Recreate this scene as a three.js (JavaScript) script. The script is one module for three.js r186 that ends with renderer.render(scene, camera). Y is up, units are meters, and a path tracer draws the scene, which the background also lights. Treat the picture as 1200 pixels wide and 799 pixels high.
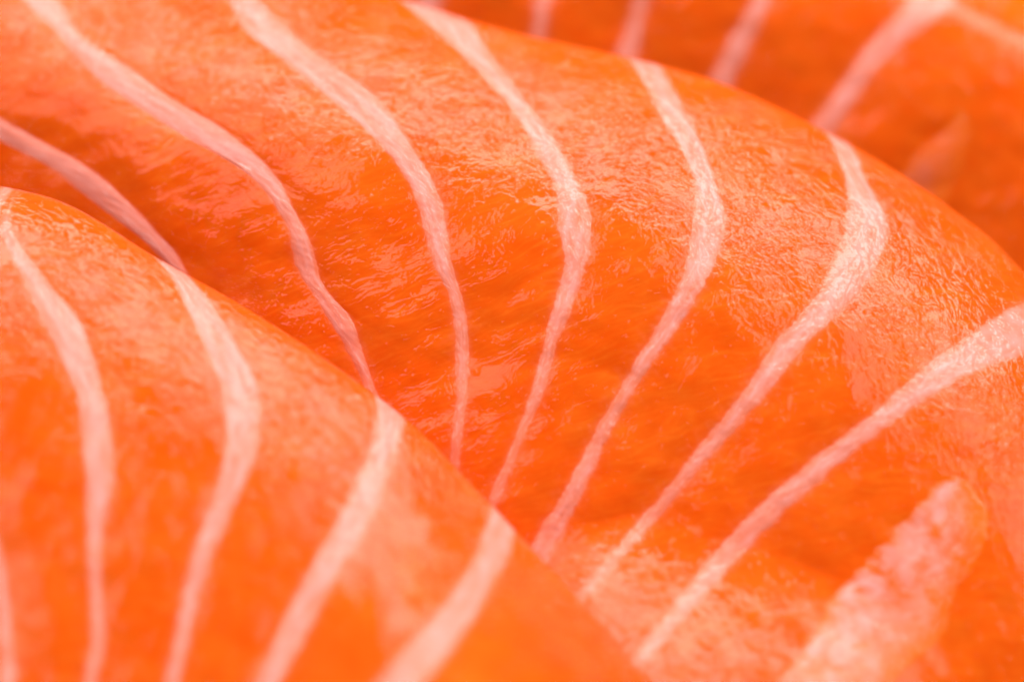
import * as THREE from 'three';
import { mergeGeometries } from 'three/addons/utils/BufferGeometryUtils.js';

// ---------------------------------------------------------------- camera, light, exposure
// A macro shot: 72 mm of salmon fill the width of the frame. The camera looks down at 42 degrees.
const PITCH = 42 * Math.PI / 180, DIST = 350, K = 0.06;              // DIST in mm; K: mm per pixel of a 1200 px wide picture at the focus
const MM = 0.001, CENTRE = new THREE.Vector3(0, 0.045, 0);
const EX = new THREE.Vector3(1, 0, 0), EY = new THREE.Vector3(0, Math.cos(PITCH), -Math.sin(PITCH)), EZ = new THREE.Vector3(0, Math.sin(PITCH), Math.cos(PITCH));

const scene = new THREE.Scene();
const camera = new THREE.PerspectiveCamera(2 * Math.atan(399.5 * K / DIST) * 180 / Math.PI, 1200 / 799, 0.02, 20);
camera.position.copy(CENTRE).addScaledVector(EZ, DIST * MM);
camera.up.copy(EY);
camera.lookAt(CENTRE);
camera.focus = (DIST - 1.6) * MM;
camera.userData.fStop = 9.5;
camera.updateMatrixWorld(true);

scene.background = new THREE.Color(1, 0.97, 0.95);                   // the white studio round the plate
scene.backgroundIntensity = 0.04;
scene.environmentIntensity = 0.04;

function softbox(name, intensity, w, h, azimuth, elevation, distance) {   // degrees: azimuth 0 is behind the camera, 180 behind the slices
  const l = new THREE.RectAreaLight(new THREE.Color(1, 0.97, 0.95), intensity, w, h), a = azimuth * Math.PI / 180, e = elevation * Math.PI / 180;
  l.name = name;
  l.position.set(Math.sin(a) * Math.cos(e), Math.sin(e), Math.cos(a) * Math.cos(e)).multiplyScalar(distance).add(CENTRE);
  l.lookAt(CENTRE);
  scene.add(l);
}
softbox('overhead_softbox', 7.2, 0.55, 0.2, 172, 55, 0.5);
softbox('left_softbox', 2.6, 0.36, 0.3, -98, 60, 0.5);
softbox('right_softbox', 3.2, 0.36, 0.3, 92, 60, 0.5);
softbox('front_softbox', 1.4, 0.5, 0.3, -12, 10, 0.5);

const renderer = new THREE.WebGLRenderer({ antialias: true });
renderer.toneMapping = THREE.LinearToneMapping;
renderer.toneMappingExposure = 1.17;
renderer.shadowMap.enabled = true;

// ---------------------------------------------------------------- noise
const PERM = new Uint8Array(512);
{ let a = 12345; const p = [...Array(256).keys()]; for (let i = 255; i > 0; i--) { a = (Math.imul(a, 1664525) + 1013904223) >>> 0; const j = a % (i + 1); [p[i], p[j]] = [p[j], p[i]]; } for (let i = 0; i < 512; i++) PERM[i] = p[i & 255]; }
const GX = new Float32Array(256), GY = new Float32Array(256);
for (let i = 0; i < 256; i++) { GX[i] = Math.cos(i * 2.399963); GY[i] = Math.sin(i * 2.399963); }
function noise(x, y) {                                              // gradient noise, about -1..1
  const xi = Math.floor(x), yi = Math.floor(y), fx = x - xi, fy = y - yi, X = xi & 255, Y = yi & 255;
  const u = fx * fx * fx * (fx * (fx * 6 - 15) + 10), v = fy * fy * fy * (fy * (fy * 6 - 15) + 10);
  const a = PERM[PERM[X] + Y], b = PERM[PERM[X + 1] + Y], c = PERM[PERM[X] + Y + 1], d = PERM[PERM[X + 1] + Y + 1];
  const n0 = GX[a] * fx + GY[a] * fy, n1 = GX[b] * (fx - 1) + GY[b] * fy, n2 = GX[c] * fx + GY[c] * (fy - 1), n3 = GX[d] * (fx - 1) + GY[d] * (fy - 1);
  return 1.5 * (n0 + u * (n1 - n0) + v * (n2 - n0 + u * (n0 - n1 - n2 + n3)));
}
const fbm = (x, y, o = 3) => { let s = 0, a = 0.6; for (let i = 0; i < o; i++) { s += a * noise(x, y); x = x * 2.03 + 17.3; y = y * 2.03 - 9.1; a *= 0.5; } return s; };
const ridged = (x, y) => 1 - Math.abs(noise(x, y)) * 1.6;
const clamp = THREE.MathUtils.clamp, lerp = THREE.MathUtils.lerp, smooth = THREE.MathUtils.smoothstep;

// ---------------------------------------------------------------- helpers
// Points are measured in mm in a frame tilted with the camera: X right, Y up the slope, Z out of it.
const world = (X, Y, Z) => CENTRE.clone().addScaledVector(EX, X * MM).addScaledVector(EY, Y * MM).addScaledVector(EZ, Z * MM);
const measure = (px, py, Z) => { const f = K * (DIST - Z) / DIST; return [(px - 600) * f, (399.5 - py) * f]; };

function curve(points) {                                            // smooth function through [x, y] points, straight beyond its ends
  const p = [...points].sort((a, b) => a[0] - b[0]).filter((q, i, all) => !i || q[0] - all[i - 1][0] > 0.02), n = p.length;
  const m = p.map((_, i) => { const a = p[Math.max(0, i - 1)], b = p[Math.min(n - 1, i + 1)]; return (b[1] - a[1]) / (b[0] - a[0]); });
  return (x) => {
    if (x <= p[0][0]) return p[0][1] + m[0] * (x - p[0][0]);
    if (x >= p[n - 1][0]) return p[n - 1][1] + m[n - 1] * (x - p[n - 1][0]);
    let i = 0; while (x > p[i + 1][0]) i++;
    const h = p[i + 1][0] - p[i][0], t = (x - p[i][0]) / h, t2 = t * t, t3 = t2 * t;
    return (2 * t3 - 3 * t2 + 1) * p[i][1] + (t3 - 2 * t2 + t) * h * m[i] + (3 * t2 - 2 * t3) * p[i + 1][1] + (t3 - t2) * h * m[i + 1];
  };
}

function floatMap(w, h, f, rgb) {
  const c = rgb ? 4 : 1, data = rgb ? new Uint8Array(w * h * 4) : new Float32Array(w * h);
  for (let j = 0; j < h; j++) for (let i = 0; i < w; i++) {
    const v = f((i + 0.5) / w, (j + 0.5) / h);
    if (rgb) { const o = (j * w + i) * 4; data[o] = v[0]; data[o + 1] = v[1]; data[o + 2] = v[2]; data[o + 3] = 255; } else data[j * w + i] = v;
  }
  const t = new THREE.DataTexture(data, w, h, c === 4 ? THREE.RGBAFormat : THREE.RedFormat, c === 4 ? THREE.UnsignedByteType : THREE.FloatType);
  t.magFilter = THREE.LinearFilter; t.minFilter = THREE.LinearFilter; t.wrapS = t.wrapT = THREE.MirroredRepeatWrapping; t.needsUpdate = true;
  return t;
}

// ---------------------------------------------------------------- materials
const SPAN_U = 100, SPAN_V = 75;                                    // mm covered by one map
function fleshHeight(s, v, seed, crease, moist) {                   // relief of the wet cut (s along the edge, v down the face, mm), 1 = 0.25 mm
  const u = s + seed * 37.7, w = v + seed * 91.3, m = moist(s, v);
  const wx = fbm(u * 0.5, w * 0.5, 3) * 0.8, wy = fbm(u * 0.5 + 50, w * 0.5 + 20, 3) * 0.8;
  const patch = smooth(fbm(u * 0.3 + 7, w * 0.3, 3) + 0.3 * fbm(u * 1.1, w * 1.1 + 3, 2), -0.25, 0.3);
  const pools = fbm((u + wx) * 1.05, (w + wy) * 1.25, 3);                                             // film lying in flat pools
  const pool = smooth(pools, -0.22, 0.1), dimple = smooth(fbm((u - wy) * 2.1 + 8, (w + wx) * 2.4, 2), -0.1, 0.3);
  const pores = noise((u - wy) * 2.7, (w + wx) * 2.7), grit = noise(u * 4.3 + wx * 3, w * 4.3 + wy * 3);
  const c = Math.cos(crease), q = Math.sin(crease), a = u * c + w * q, b = -u * q + w * c + wy * 0.45;
  const here = smooth(noise(a * 0.14 + 60, b * 0.3), -0.25, 0.35);
  const fibre = here * (Math.pow(Math.max(0, ridged(a * 0.08, b * 0.5)), 9) + 0.6 * Math.pow(Math.max(0, ridged(a * 0.16 + 9, b * 1.1 + 4)), 8));
  const drop = smooth(noise(u * 1.9 + 31, w * 2.2 - 11) + 0.35 * grit, 0.52, 0.8);                      // scattered beads
  return 0.4 + m * ((0.34 + 0.66 * patch) * (0.19 * pool + 0.1 * dimple + 0.08 * pores + 0.035 * grit)) + (1 - m) * (0.026 * pools + 0.022 * pores + 0.012 * grit) + 0.06 * fibre + 0.07 * drop;
}
function fibreTone(s, v, seed, crease) {                            // paler strands and deeper muscle, as factors on red, green, blue
  const u = s + seed * 11.3, w = v - seed * 5.9, wx = fbm(u * 0.4, w * 0.4, 2) * 0.9, wy = fbm(u * 0.4 + 9, w * 0.4 + 31, 2) * 0.9;
  const c = Math.cos(crease), q = Math.sin(crease), a = u * c + w * q + wx * 0.3, b = -u * q + w * c + wy * 0.5;
  const strand = Math.pow(Math.max(0, ridged(a * 0.09 + 3, b * 0.8)), 8) * (0.4 + 0.6 * smooth(noise(a * 0.3, b * 0.2 + 7), -0.4, 0.5)) + 0.5 * Math.pow(Math.max(0, ridged(a * 0.3, b * 2.1 + 40)), 5);
  const cloud = fbm(u * 0.35 + 70, w * 0.35, 3), speck = smooth(noise(u * 3.1 + wx, w * 3.1 + 5), 0.45, 0.8), grain = noise(a * 1.5, b * 4.2);
  const p = clamp(0.32 + 0.17 * cloud + 0.46 * strand + 0.22 * speck + 0.1 * grain, 0, 1);
  return [255 * (0.93 + 0.07 * p), 255 * (0.56 + 0.44 * p), 255 * (0.22 + 0.78 * p)];
}
function fleshMaterial(name, seed, crease, moist, size = 2048) {
  const bump = floatMap(size, size * 3 / 4, (x, y) => fleshHeight(x * SPAN_U - 50, y * SPAN_V - 10, seed, crease, moist));
  const flesh = new THREE.MeshPhysicalMaterial({
    name, vertexColors: true, map: floatMap(size, size * 3 / 4, (x, y) => fibreTone(x * SPAN_U - 50, y * SPAN_V - 10, seed, crease), true),
    roughness: 0.6, specularIntensity: 0.02, ior: 1.4, bumpMap: bump, bumpScale: 0.4e-4,
  });
  return { flesh, film: filmMaterial(bump, 3.2e-4) };
}
// the moisture on the cut: a clear skin of juice that passes light straight and mirrors the lamps in its ripples
function filmMaterial(bumpMap, bumpScale) { return new THREE.MeshPhysicalMaterial({ name: 'juice', color: 0xffffff, transmission: 1, thickness: 0, roughness: 0.09, ior: 1.34, bumpMap, bumpScale }); }
const fatBump = floatMap(1536, 1024, (x, y) => { const u = x * SPAN_U, v = y * SPAN_V, w = fbm(u * 0.7, v * 0.5, 2) * 0.8; return 0.5 + 0.2 * fbm((u + w) * 1.5, v * 0.7, 3) + 0.16 * ridged((u - w) * 2.0, v * 0.6 + w) + 0.07 * noise(u * 4.5, v * 3); });
const fatMaterial = new THREE.MeshPhysicalMaterial({ name: 'fat', vertexColors: true, roughness: 0.6, specularIntensity: 0.05, ior: 1.42, bumpMap: fatBump, bumpScale: 0.25e-4 });
const fatFilm = filmMaterial(fatBump, 3.2e-4);

// ---------------------------------------------------------------- a slice
const FLESH = [0.94, 0.122, 0.002], FLESH_PALE = [0.96, 0.225, 0.02], FAT = [0.97, 0.4, 0.345], FAT_PINK = [0.97, 0.245, 0.145];
const mix = (a, b, t) => [lerp(a[0], b[0], t), lerp(a[1], b[1], t), lerp(a[2], b[2], t)];

/* spec: down = direction down the face [x, y]; ridge = [px, py, Z] along the upper edge; foot = [px, py] where the face ends;
   slopes = [b, dZ/db] down the face; roll = radius of the upper edge; lines = [left edge, right edge] of every fat line, from the left; relief(s, b) = dents in mm */
function salmonSlice(spec) {
  const { label, seed } = spec, R = spec.roll;
  const root = new THREE.Group(); root.name = spec.name;
  root.userData = { label, category: 'salmon slice' };
  const dl = Math.hypot(...spec.down), dx = spec.down[0] / dl, dy = spec.down[1] / dl, sx = -dy, sy = dx;   // s runs to the right along the edge
  const toSD = (X, Y) => [X * sx + Y * sy, X * dx + Y * dy];
  const rp = spec.ridge.map(([px, py, Z]) => [...toSD(...measure(px, py, Z)), Z]);
  const ridgeD = curve(rp.map(([s, d]) => [s, d])), ridgeZ = curve(rp.map(([s, , Z]) => [s, Z]));
  const slope = curve(spec.slopes), m0 = Math.max(0.3, slope(0)), a0 = Math.atan(1 / m0), bRoll = R * (1 - Math.cos(a0)), zRoll = R * Math.sin(a0);
  const STEP = 0.05, prof = [zRoll], arc = [0];
  for (let i = 1; i < 1600; i++) { const m = slope(Math.min(bRoll + i * STEP, spec.slopes.at(-1)[0])); prof.push(prof[i - 1] + m * STEP); arc.push(arc[i - 1] + Math.hypot(1, m) * STEP); }
  const look = (t, b) => { const x = clamp((b - bRoll) / STEP, 0, 1598), i = Math.floor(x); return lerp(t[i], t[i + 1], x - i); };
  const rise = (b) => (b < bRoll ? Math.sqrt(Math.max(0, R * R - (R - b) ** 2)) : look(prof, b));
  const dents = (s, b) => smooth(b, 0, 4) * (spec.relief ? spec.relief(s, b) : 0) + smooth(b, 0.3, 3) * (0.35 * fbm(s * 0.11 + seed * 13, b * 0.11, 3) + 0.05 * noise(s * 0.6 + seed, b * 0.6));
  const height = (s, b) => ridgeZ(s) + rise(b) + dents(s, b);
  const find = (px, py) => { let Z = 0, s, d, b; for (let i = 0; i < 25; i++) { [s, d] = toSD(...measure(px, py, Z)); b = Math.max(0, d - ridgeD(s)); Z = lerp(Z, height(s, b), 0.7); } return [s, b, d - ridgeD(s)]; };
  const foot = curve(spec.foot.map(([px, py]) => { const [s, b] = find(px, py); return [s, b]; }));

  // edges of the fat lines as functions s(b); they wander a little
  const s0 = rp[0][0], s1 = rp.at(-1)[0];
  const edges = [];
  spec.lines.forEach(([left, right, tapered], i) => {
    const L = curve(left.map(([px, py]) => { const [s, b] = find(px, py); return [b, s]; })), Rr = curve(right.map(([px, py]) => { const [s, b] = find(px, py); return [b, s]; }));
    const range = (pts) => { const q = pts.map(([px, py]) => find(px, py)[1]); return [Math.min(...q), Math.max(...q)]; };
    const [l0, l1] = range(left), [r0, r1] = range(right), cl = (b, a, z) => clamp(b, Math.max(0, a - 3), z + 6);
    const before = edges.at(-1);
    edges.push((b) => {
      let l = L(cl(b, l0, l1)), r = Rr(cl(b, r0, r1));
      if (tapered) { const k = smooth(b, Math.max(l0, r0) - 0.4, Math.max(l0, r0) + 0.25), c = (L(Math.max(b, l0)) + Rr(Math.max(b, r0))) / 2; l = lerp(c, l, k); r = lerp(c, r, k); }
      if (before) l = Math.max(l, before(b)[1] + 0.4);
      { const mid = (l + r) / 2, k = 0.93; l = mid + (l - mid) * k; r = mid + (r - mid) * k; }
      const w = Math.max(0.0, r - l), amp = Math.min(tapered ? 0.45 : 0.2, w * 0.19);
      l += amp * (fbm(b * 0.9 + i * 31 + seed, 3.3, 3) + (tapered ? 0.1 : 0.5) * noise(b * 4.5, i * 7.7)); r += amp * (fbm(b * 0.9 - i * 17, 8.1 + seed, 3) + (tapered ? 0.1 : 0.5) * noise(b * 4.5 + 40, i * 5.1));
      return [l, Math.max(r, l + 0.02)];
    });
    edges.at(-1).top = Math.max(l0, r0);
  });

  // rows run over the edge and down the face: negative values are angles on the roll, 0..1 the way down
  const rows = [];
  for (let i = 0; i < 12; i++) rows.push({ roll: lerp(-1.1, a0, i / 12) });
  const nb = spec.rows; for (let i = 0; i <= nb; i++) rows.push({ down: i / nb });
  // where an edge line crosses a row: [s, b]
  const cross = (edge, row) => {
    if (row.roll !== undefined) { const b = R * (1 - Math.cos(row.roll)); return [edge(row.roll < 0 ? 0 : b), row.roll < 0 ? 0 : b]; }
    let lo = 0, hi = 70;
    for (let k = 0; k < 26; k++) { const b = (lo + hi) / 2; if (b < lerp(bRoll, foot(edge(b)), row.down)) lo = b; else hi = b; }
    return [edge(lo), lo];
  };
  const sheet = (name, nc, leftEdge, rightEdge, colour, swell, material) => {
    let along = 0, was = null;
    const n = rows.length, pos = new Float32Array(n * (nc + 1) * 3), uv = new Float32Array(n * (nc + 1) * 2), col = new Float32Array(n * (nc + 1) * 3), idx = [];
    for (let j = 0; j < n; j++) {
      const row = rows[j], [sl, bl] = cross(leftEdge, row), [sr, br] = cross(rightEdge, row), width = Math.max(0, (row.roll === undefined ? rightEdge(bl) : sr) - sl), across = Math.hypot(sr - sl, br - bl);
      for (let i = 0; i <= nc; i++) {
        if (!i) { const at = [(sl + sr) / 2, row.roll === undefined ? look(arc, (bl + br) / 2) : (row.roll - a0) * R]; if (was) along += Math.hypot(at[0] - was[0], at[1] - was[1]); was = at; }
        const w = i / nc, s = lerp(sl, sr, w), back = row.roll !== undefined, b = lerp(bl, br, w) + (back ? 0 : row.down * (foot(s) - lerp(foot(sl), foot(sr), w)));
        const p = back ? R * (1 - Math.cos(row.roll)) : b, z = back ? R * Math.sin(row.roll) : rise(b), v = back ? (row.roll - a0) * R : look(arc, b);
        const D = ridgeD(s) + p, Z = ridgeZ(s) + z + dents(s, b) + (swell ? swell(w, width, s, b) : 0), P = world(s * sx + D * dx, s * sy + D * dy, Z), o = j * (nc + 1) + i;
        pos.set([P.x, P.y, P.z], o * 3); uv.set(material === fatMaterial ? [(w * across + 7 * root.children.length) / SPAN_U, along / SPAN_V] : [(s + 50) / SPAN_U, (v + 10) / SPAN_V], o * 2); col.set(colour(s, b, w, Math.min(width, across), v), o * 3);
      }
    }
    for (let j = 0; j < n - 1; j++) for (let i = 0; i < nc; i++) { const a = j * (nc + 1) + i, b = a + nc + 1; idx.push(a, b, a + 1, a + 1, b, b + 1); }
    const g = new THREE.BufferGeometry();
    g.setAttribute('position', new THREE.BufferAttribute(pos, 3)); g.setAttribute('uv', new THREE.BufferAttribute(uv, 2)); g.setAttribute('color', new THREE.BufferAttribute(col, 3));
    g.setIndex(idx); g.computeVertexNormals();
    const m = new THREE.Mesh(g, material); m.name = name; m.castShadow = m.receiveShadow = true;
    root.add(m);
    const f = g.clone(), fp = f.attributes.position, fn = f.attributes.normal; f.deleteAttribute('color');
    for (let i = 0; i < fp.count; i++) fp.setXYZ(i, fp.getX(i) + fn.getX(i) * 3e-5, fp.getY(i) + fn.getY(i) * 3e-5, fp.getZ(i) + fn.getZ(i) * 3e-5);
    (material === fatMaterial ? films.fat : films.flesh).push(f);
    return m;
  };
  const films = { flesh: [], fat: [] };
  const fleshColour = (s, b, near) => {
    const t = clamp(0.38 + 0.3 * fbm(s * 0.16 + seed * 3, b * 0.16 + 5, 3) + 0.25 * noise(s * 0.9, b * 0.9 + seed) * 0.4, 0, 1);
    let c = mix(...(spec.flesh ?? [FLESH, FLESH_PALE]), t);
    c = mix(c, FAT_PINK, 0.55 * Math.exp(-near / (0.16 + 0.5 * Math.max(0, noise(s * 1.3 + b * 0.9, b * 2.2 - s * 1.1)))));
    return c;
  };
  const all = [() => [s0 - 1, s0], ...edges, () => [s1, s1 + 1]];                        // beyond the last fat lines: the ends
  for (let k = 0; k + 1 < all.length; k++) {
    const A = all[k], B = all[k + 1];
    const first = k === 0, last = k + 2 === all.length;
    const span = (b, w) => { const l = A(b)[1], r = Math.max(B(b)[0], l + 0.02); return [lerp(l, r, w), r - l]; };
    let widest = 0; for (let b = 0; b < 45; b += 3) widest = Math.max(widest, span(b, 0)[1]);
    sheet('flesh_band', Math.ceil(widest / spec.grain), (b) => A(b)[1], (b) => Math.max(B(b)[0], A(b)[1] + 0.02), (s, b, w, width) => {
      const thin = (line, i) => spec.lines[i]?.[2];                                                    // no pink rim beside a patch that fades out
      return fleshColour(s, b, Math.min(first || thin(A, k - 1) ? 9 : w * width, last || thin(B, k) ? 9 : (1 - w) * width));
    }, (w, width, s, b) => smooth(b, 0.2, 3) * Math.min(0.22, width * 0.02) * (4 * w * (1 - w)) * (first || last ? 0 : 1), spec.material.flesh);
    if (last) break;
    const fat = sheet('fat_line', spec.fatColumns ?? 14, (b) => B(b)[0], (b) => B(b)[1], (s, b, w, width, v) => {
      const edge = Math.min(w, 1 - w) * width, strand = fbm(w * 3.1 + k * 9, v * 0.35, 2) + 0.6 * noise(w * 7 + k * 5, v * 0.8);
      const fade = (spec.lines[k][3] ?? 0.42) * (1 + 0.7 * noise(v * 1.4, k * 11 + (w > 0.5 ? 5 : 0)));
      const solid = smooth(spec.lines[k][2] ? Math.min(w * width * 3, (1 - w) * width) : edge, -0.05, Math.max(0.1, fade)) * smooth(width, 0.1, 1.2) * (0.8 + 0.35 * strand) * lerp(1, 0.75, spec.sink ? smooth(b, spec.sink[0], spec.sink[1]) * (spec.lines[k][2] ? 0 : 1) : 0)
        * (spec.lines[k][4] ? spec.lines[k][4] * lerp(1.25, 0.4, w) * lerp(1, smooth(b, B.top - 0.5, B.top + 5), smooth(w, 0.1, 0.75)) * smooth(fbm(s * 0.6, b * 0.6 + k, 3) + 0.35 * noise(s * 1.9 + b, b * 2.3), -0.65, 0.2) : 1);
      return mix(fleshColour(s, b, spec.lines[k][2] ? 9 : 0), mix(FAT_PINK, FAT, clamp(0.55 + 0.5 * strand, 0, 1)), clamp((spec.lines[k][2] ? 0 : 0.12) + 0.95 * solid, 0, 1) * smooth(width, 0.03, 0.3));
    }, (w, width, s, b) => (spec.lines[k][2] ? 0.3 : 1) * smooth(b, 0.2, 3) * (Math.min(0.08, width * 0.04) * 4 * w * (1 - w)) * (1 + 0.4 * noise(b * 2.6, k * 3 + w * 3)), fatMaterial);
    if (spec.lines[k][2]) fat.userData.label = 'broad pale pink fat patch with blurred edges';
  }

  // the far side of the slice and its ends close it
  {
    const pos = [], idx = [], N = 70, M = 24, ring = [];
    const push = (X, Y, Z) => { const P = world(X, Y, Z); pos.push(P.x, P.y, P.z); return pos.length / 3 - 1; };
    for (let i = 0; i <= N; i++) {
      const s = lerp(s0, s1, i / N), r = [];
      const put = (p, z) => { const D = ridgeD(s) + p; r.push(push(s * sx + D * dx, s * sy + D * dy, ridgeZ(s) + z)); };
      for (let a = 0; a <= 4; a++) { const al = lerp(-1.1, -1.45, a / 4); put(R * (1 - Math.cos(al)), R * Math.sin(al)); }
      const f = foot(s), b0 = R * (1 - Math.cos(1.45)), z0 = -R * Math.sin(1.45);
      for (let j = 1; j <= M; j++) { const b = lerp(b0, f, j / M); put(b, Math.min(z0 + spec.backSlope * (b - b0), rise(b) - 1.2)); }
      put(f, rise(f) + dents(s, f));
      ring.push(r);
    }
    for (let i = 0; i < N; i++) for (let j = 0; j + 1 < ring[0].length; j++) { const a = ring[i][j], b = ring[i + 1][j], c = ring[i][j + 1], d = ring[i + 1][j + 1]; idx.push(a, b, c, b, d, c); }
    for (const [s, r, flip] of [[s0, ring[0], 0], [s1, ring[N], 1]]) {
      const f = foot(s), front = r.map((_, j) => { const b = j < 5 ? R * (1 - Math.cos(lerp(-1.1, a0, j / 5))) : lerp(bRoll, f, (j - 5) / (r.length - 6)), z = j < 5 ? R * Math.sin(lerp(-1.1, a0, j / 5)) : rise(b) + dents(s, b), D = ridgeD(s) + b; return push(s * sx + D * dx, s * sy + D * dy, ridgeZ(s) + z); });
      for (let j = 0; j + 1 < r.length; j++) { const q = [r[j], r[j + 1], front[j], r[j + 1], front[j + 1], front[j]]; idx.push(...(flip ? q.reverse() : q)); }
    }
    const g = new THREE.BufferGeometry();
    g.setAttribute('position', new THREE.Float32BufferAttribute(pos, 3));
    g.setAttribute('uv', new THREE.Float32BufferAttribute(pos.flatMap((_, i) => (i % 3 ? [] : [pos[i] * 8, pos[i + 2] * 12])), 2));
    g.setAttribute('color', new THREE.Float32BufferAttribute(pos.map((_, i) => FLESH[i % 3]), 3));
    g.setIndex(idx); g.computeVertexNormals();
    const m = new THREE.Mesh(g, spec.material.flesh); m.name = 'underside'; m.castShadow = m.receiveShadow = true; root.add(m);
  }
  for (const [parts, material] of [[films.flesh, spec.material.film], [films.fat, fatFilm]]) if (parts.length) {
    const m = new THREE.Mesh(mergeGeometries(parts), material); m.name = 'juice_film'; m.receiveShadow = true; root.add(m);
  }
  // put the group's origin at the thing's base
  const box = new THREE.Box3().setFromObject(root), base = new THREE.Vector3((box.min.x + box.max.x) / 2, box.min.y, (box.min.z + box.max.z) / 2);
  root.children.forEach((m) => m.geometry.translate(-base.x, -base.y, -base.z));
  root.position.copy(base);
  scene.add(root);
  return { root, find, height };
}

// ---------------------------------------------------------------- the slices
const FOLD = curve([[0, 37], [8.5, 33.6], [13, 30.3], [20, 28.6], [28, 26], [40, 22]]);
const middle = salmonSlice({
  name: 'salmon_slice', label: 'sharp wet salmon slice across the middle, fanning out from behind the front slice', seed: 1,
  material: fleshMaterial('middle flesh', 1, -0.72, (s, v) => clamp(0.12 + 0.88 * (1 - smooth(v + 3 * noise(s * 0.2, v * 0.2) + (s < 0 ? 0.13 : -0.12) * s, 11, 19)) + 0.75 * smooth(v, 36, 42), 0, 1)), down: [-0.42, -0.91], roll: 2.6, grain: 0.17, rows: 260, backSlope: 0.1, sink: [15, 29],
  ridge: [[-260, -250, -29], [-100, -165, -25], [150, -90, -20.5], [330, -42, -16.5], [480, 2, -13.4], [600, 37, -12], [725, 65, -11], [840, 95, -10], [950, 145, -9], [1050, 200, -7.5], [1150, 270, -6], [1200, 318, -5], [1290, 420, -3], [1370, 540, -1]],
  foot: [[-260, 250], [-100, 255], [60, 275], [200, 350], [340, 445], [480, 540], [600, 670], [700, 780], [790, 860], [950, 900], [1100, 920], [1300, 930]],
  slopes: [[0, 1.25], [3, 1.05], [8, 0.8], [12, 0.53], [17, 0.25], [24, 0.16], [32, 0.16], [46, 0.2]],
  relief: (s, b) => {                                               // the lower right turns up again; its left edge shows as a fold
    const x = b - FOLD(s); return 0.58 * (x > 0 ? x * x / (x + 2) : 0) * smooth(s, 5, 13) * (1 - smooth(s, 28, 40)) + 0.02 * smooth(s, 24, 36) * b - 0.22 * (1 - smooth(s, -24, 6)) * (b > 10 ? (b - 10) ** 2 / (b - 6) : 0);
  },
  lines: [
    [[[-70, 112], [0, 165], [50, 191], [100, 230], [165, 280], [200, 315], [230, 350]], [[-60, 90], [0, 138], [50, 166], [100, 193], [150, 235], [205, 295], [225, 330]]],
    [[[-10, -50], [25, 0], [65, 40], [115, 95], [165, 130], [215, 160], [270, 190], [310, 225], [335, 265], [345, 310], [370, 350], [400, 400], [430, 458]], [[30, -50], [70, 0], [100, 45], [160, 85], [210, 120], [270, 155], [320, 200], [345, 245], [365, 285], [380, 335], [410, 370], [425, 410], [441, 458]]],
    [[[245, -30], [265, 0], [285, 35], [340, 80], [390, 120], [435, 160], [475, 210], [495, 265], [505, 305], [525, 345], [532, 400], [534, 460], [527, 535]], [[285, -30], [305, 0], [340, 35], [390, 75], [445, 115], [480, 165], [510, 215], [525, 265], [530, 310], [545, 360], [550, 400], [548, 460], [539, 535]]],
    [[[470, 3], [495, 25], [530, 55], [570, 95], [600, 130], [630, 185], [650, 220], [652, 265], [660, 300], [650, 350], [637, 400], [620, 465], [600, 520], [574, 580]], [[510, 8], [550, 25], [570, 55], [600, 95], [635, 140], [665, 185], [690, 240], [695, 270], [685, 320], [670, 365], [655, 400], [640, 455], [615, 510], [586, 585]]],
    [[[735, 68], [755, 100], [775, 140], [800, 180], [812, 220], [810, 270], [800, 320], [775, 370], [735, 440], [695, 510], [660, 575], [620, 640]], [[775, 72], [800, 120], [820, 160], [840, 210], [852, 260], [840, 305], [815, 355], [785, 400], [755, 440], [720, 500], [695, 555], [650, 645]]],
    [[[965, 152], [985, 195], [992, 230], [985, 280], [965, 330], [940, 365], [910, 400], [870, 460], [820, 520], [775, 580], [730, 630], [677, 692]], [[1000, 172], [1020, 215], [1040, 255], [1042, 280], [1025, 320], [995, 360], [950, 400], [910, 450], [870, 495], [820, 550], [765, 615], [690, 700]]],
    [[[1240, 328], [1200, 352], [1160, 373], [1120, 402], [1075, 437], [1015, 490], [950, 540], [880, 600], [815, 675], [750, 760]], [[1270, 392], [1235, 404], [1200, 419], [1145, 437], [1085, 470], [1015, 520], [960, 565], [900, 620], [840, 685], [760, 775]]],
    [[[1118, 552], [1092, 570], [1058, 606], [1000, 668], [972, 700], [942, 752], [905, 800], [880, 850]], [[1140, 552], [1178, 566], [1160, 604], [1152, 650], [1120, 700], [1110, 745], [1060, 790], [1030, 850]], true, 2.0, 1.2],
  ],
});

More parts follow.
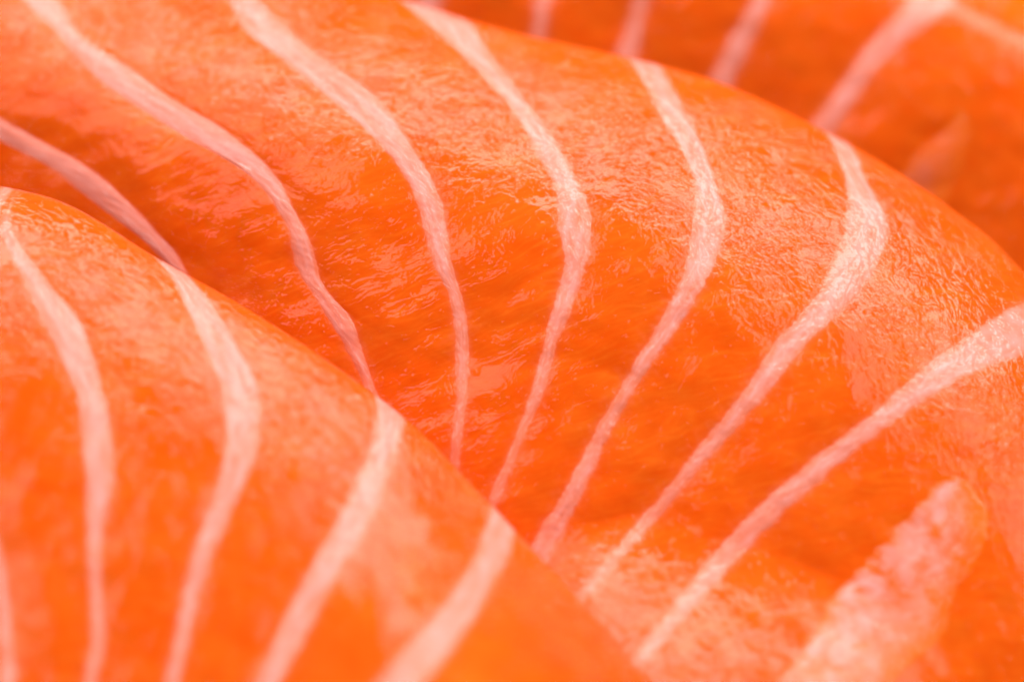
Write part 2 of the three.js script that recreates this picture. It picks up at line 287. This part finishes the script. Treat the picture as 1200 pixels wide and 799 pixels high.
const front = salmonSlice({
  name: 'salmon_slice_001', label: 'salmon slice in the lower left, its rounded edge lying over the middle slice', seed: 2,
  material: fleshMaterial('front flesh', 2, -0.4, (s, v) => clamp(0.12 + 0.8 * (1 - smooth(v + 0.25 * s, 3, 14)), 0, 1)), down: [-0.45, -0.89], roll: 2.4, grain: 0.2, rows: 200, backSlope: 0.05,
  ridge: [[-220, 180, -3], [-100, 205, -1], [0, 218, 0.5], [80, 240, 2], [180, 300, 3.5], [280, 356, 5], [390, 427, 6.5], [480, 495, 7.6], [565, 580, 10], [630, 650, 12.5], [700, 725, 15], [750, 785, 17], [800, 860, 19], [860, 960, 21]],
  foot: [[-320, 560], [-200, 740], [-60, 860], [150, 900], [300, 920], [450, 940], [600, 950], [750, 960]],
  slopes: [[0, 1.2], [2, 0.95], [6, 0.7], [11, 0.5], [16, 0.35], [24, 0.3], [40, 0.3]],
  relief: (s, b) => 0.8 * smooth(s, -6, 9) * b,
  lines: [
    [[[-75, 480], [-40, 560], [-12, 640], [-6, 700], [-2, 799], [-10, 840]], [[-55, 480], [-20, 560], [4, 660], [13, 720], [17, 799], [10, 840]]],
    [[[-28, 230], [-10, 255], [0, 280], [25, 330], [50, 380], [70, 420], [88, 460], [94, 510], [100, 570], [100, 640], [105, 700], [106, 750], [97, 799], [90, 850]], [[5, 225], [12, 250], [20, 280], [55, 330], [90, 370], [105, 400], [122, 460], [132, 520], [135, 560], [125, 600], [118, 650], [120, 700], [122, 760], [113, 799], [106, 850]]],
    [[[185, 308], [200, 325], [220, 370], [235, 400], [255, 445], [262, 500], [255, 560], [235, 615], [215, 680], [205, 740], [192, 799], [185, 850]], [[232, 335], [245, 350], [258, 370], [278, 400], [300, 445], [308, 495], [295, 550], [265, 615], [240, 680], [225, 740], [212, 799], [203, 850]]],
    [[[438, 466], [440, 480], [430, 530], [400, 595], [365, 660], [330, 725], [302, 799], [285, 850]], [[475, 495], [472, 510], [460, 545], [435, 615], [385, 695], [360, 745], [330, 799], [310, 850]]],
    [[[572, 600], [565, 625], [550, 660], [515, 710], [480, 750], [440, 799], [400, 850]], [[602, 632], [598, 650], [580, 685], [550, 735], [500, 799], [460, 850]]],
  ],
});

const back = salmonSlice({
  name: 'salmon_slice_002', label: 'blurred salmon slice at the top right, behind the middle slice', seed: 3,
  material: fleshMaterial('back flesh', 3, 0.3, (s, v) => 0.5, 1024), down: [-0.42, -0.91], roll: 2.6, grain: 0.35, rows: 110, backSlope: 0.1,
  ridge: [[250, -310, -32], [500, -230, -30], [700, -170, -28], [900, -95, -26], [1020, -45, -24.5], [1130, 0, -23], [1200, 33, -22], [1290, 90, -20.5], [1400, 190, -18]],
  foot: [[250, 20], [480, 60], [600, 90], [725, 115], [840, 145], [950, 195], [1050, 250], [1150, 320], [1250, 400], [1350, 480]],
  slopes: [[0, 1.2], [1.5, 0.6], [3.5, 0.3], [7, 0.1], [14, 0.02], [24, 0]],
  relief: (s, b) => 0,
  lines: [
    [[[510, -60], [495, -20], [470, 30]], [[545, -60], [530, -20], [500, 40]]],
    [[[640, -60], [630, -20], [623, 35]], [[662, -60], [650, -20], [640, 40]]],
    [[[757, -50], [742, 0], [735, 25], [722, 60]], [[780, -50], [762, 0], [755, 25], [748, 65]]],
    [[[900, -40], [880, 0], [855, 45], [830, 92]], [[928, -40], [905, 0], [880, 55], [860, 98]]],
    [[[1075, -15], [1060, 5], [1040, 25], [1010, 60], [985, 100], [950, 145]], [[1112, 14], [1090, 30], [1060, 52], [1030, 80], [1005, 115], [980, 155]]],
    [[[1125, 130], [1110, 148], [1080, 175], [1050, 210]], [[1130, 130], [1138, 152], [1128, 195], [1105, 250]], true, 2.2, 0.34],
  ],
});

const far = salmonSlice({
  name: 'salmon_slice_003', label: 'plain orange salmon slice, the farthest one, just showing in the top right corner', seed: 4,
  material: fleshMaterial('far flesh', 4, 0.3, (s, v) => 0.05, 512), down: [-0.42, -0.91], roll: 2.6, grain: 0.6, rows: 50, backSlope: 0.1,
  ridge: [[700, -380, -46], [900, -300, -43], [1130, -200, -40], [1290, -110, -38], [1420, -10, -35]],
  foot: [[700, -150], [900, -60], [1020, -10], [1130, 40], [1200, 75], [1290, 130], [1400, 230]],
  flesh: [[0.95, 0.22, 0.006], [0.96, 0.26, 0.01]], slopes: [[0, 0.7], [2, 0.4], [8, 0.32], [14, 0.3], [24, 0.3]],
  lines: [],
});

renderer.render(scene, camera);
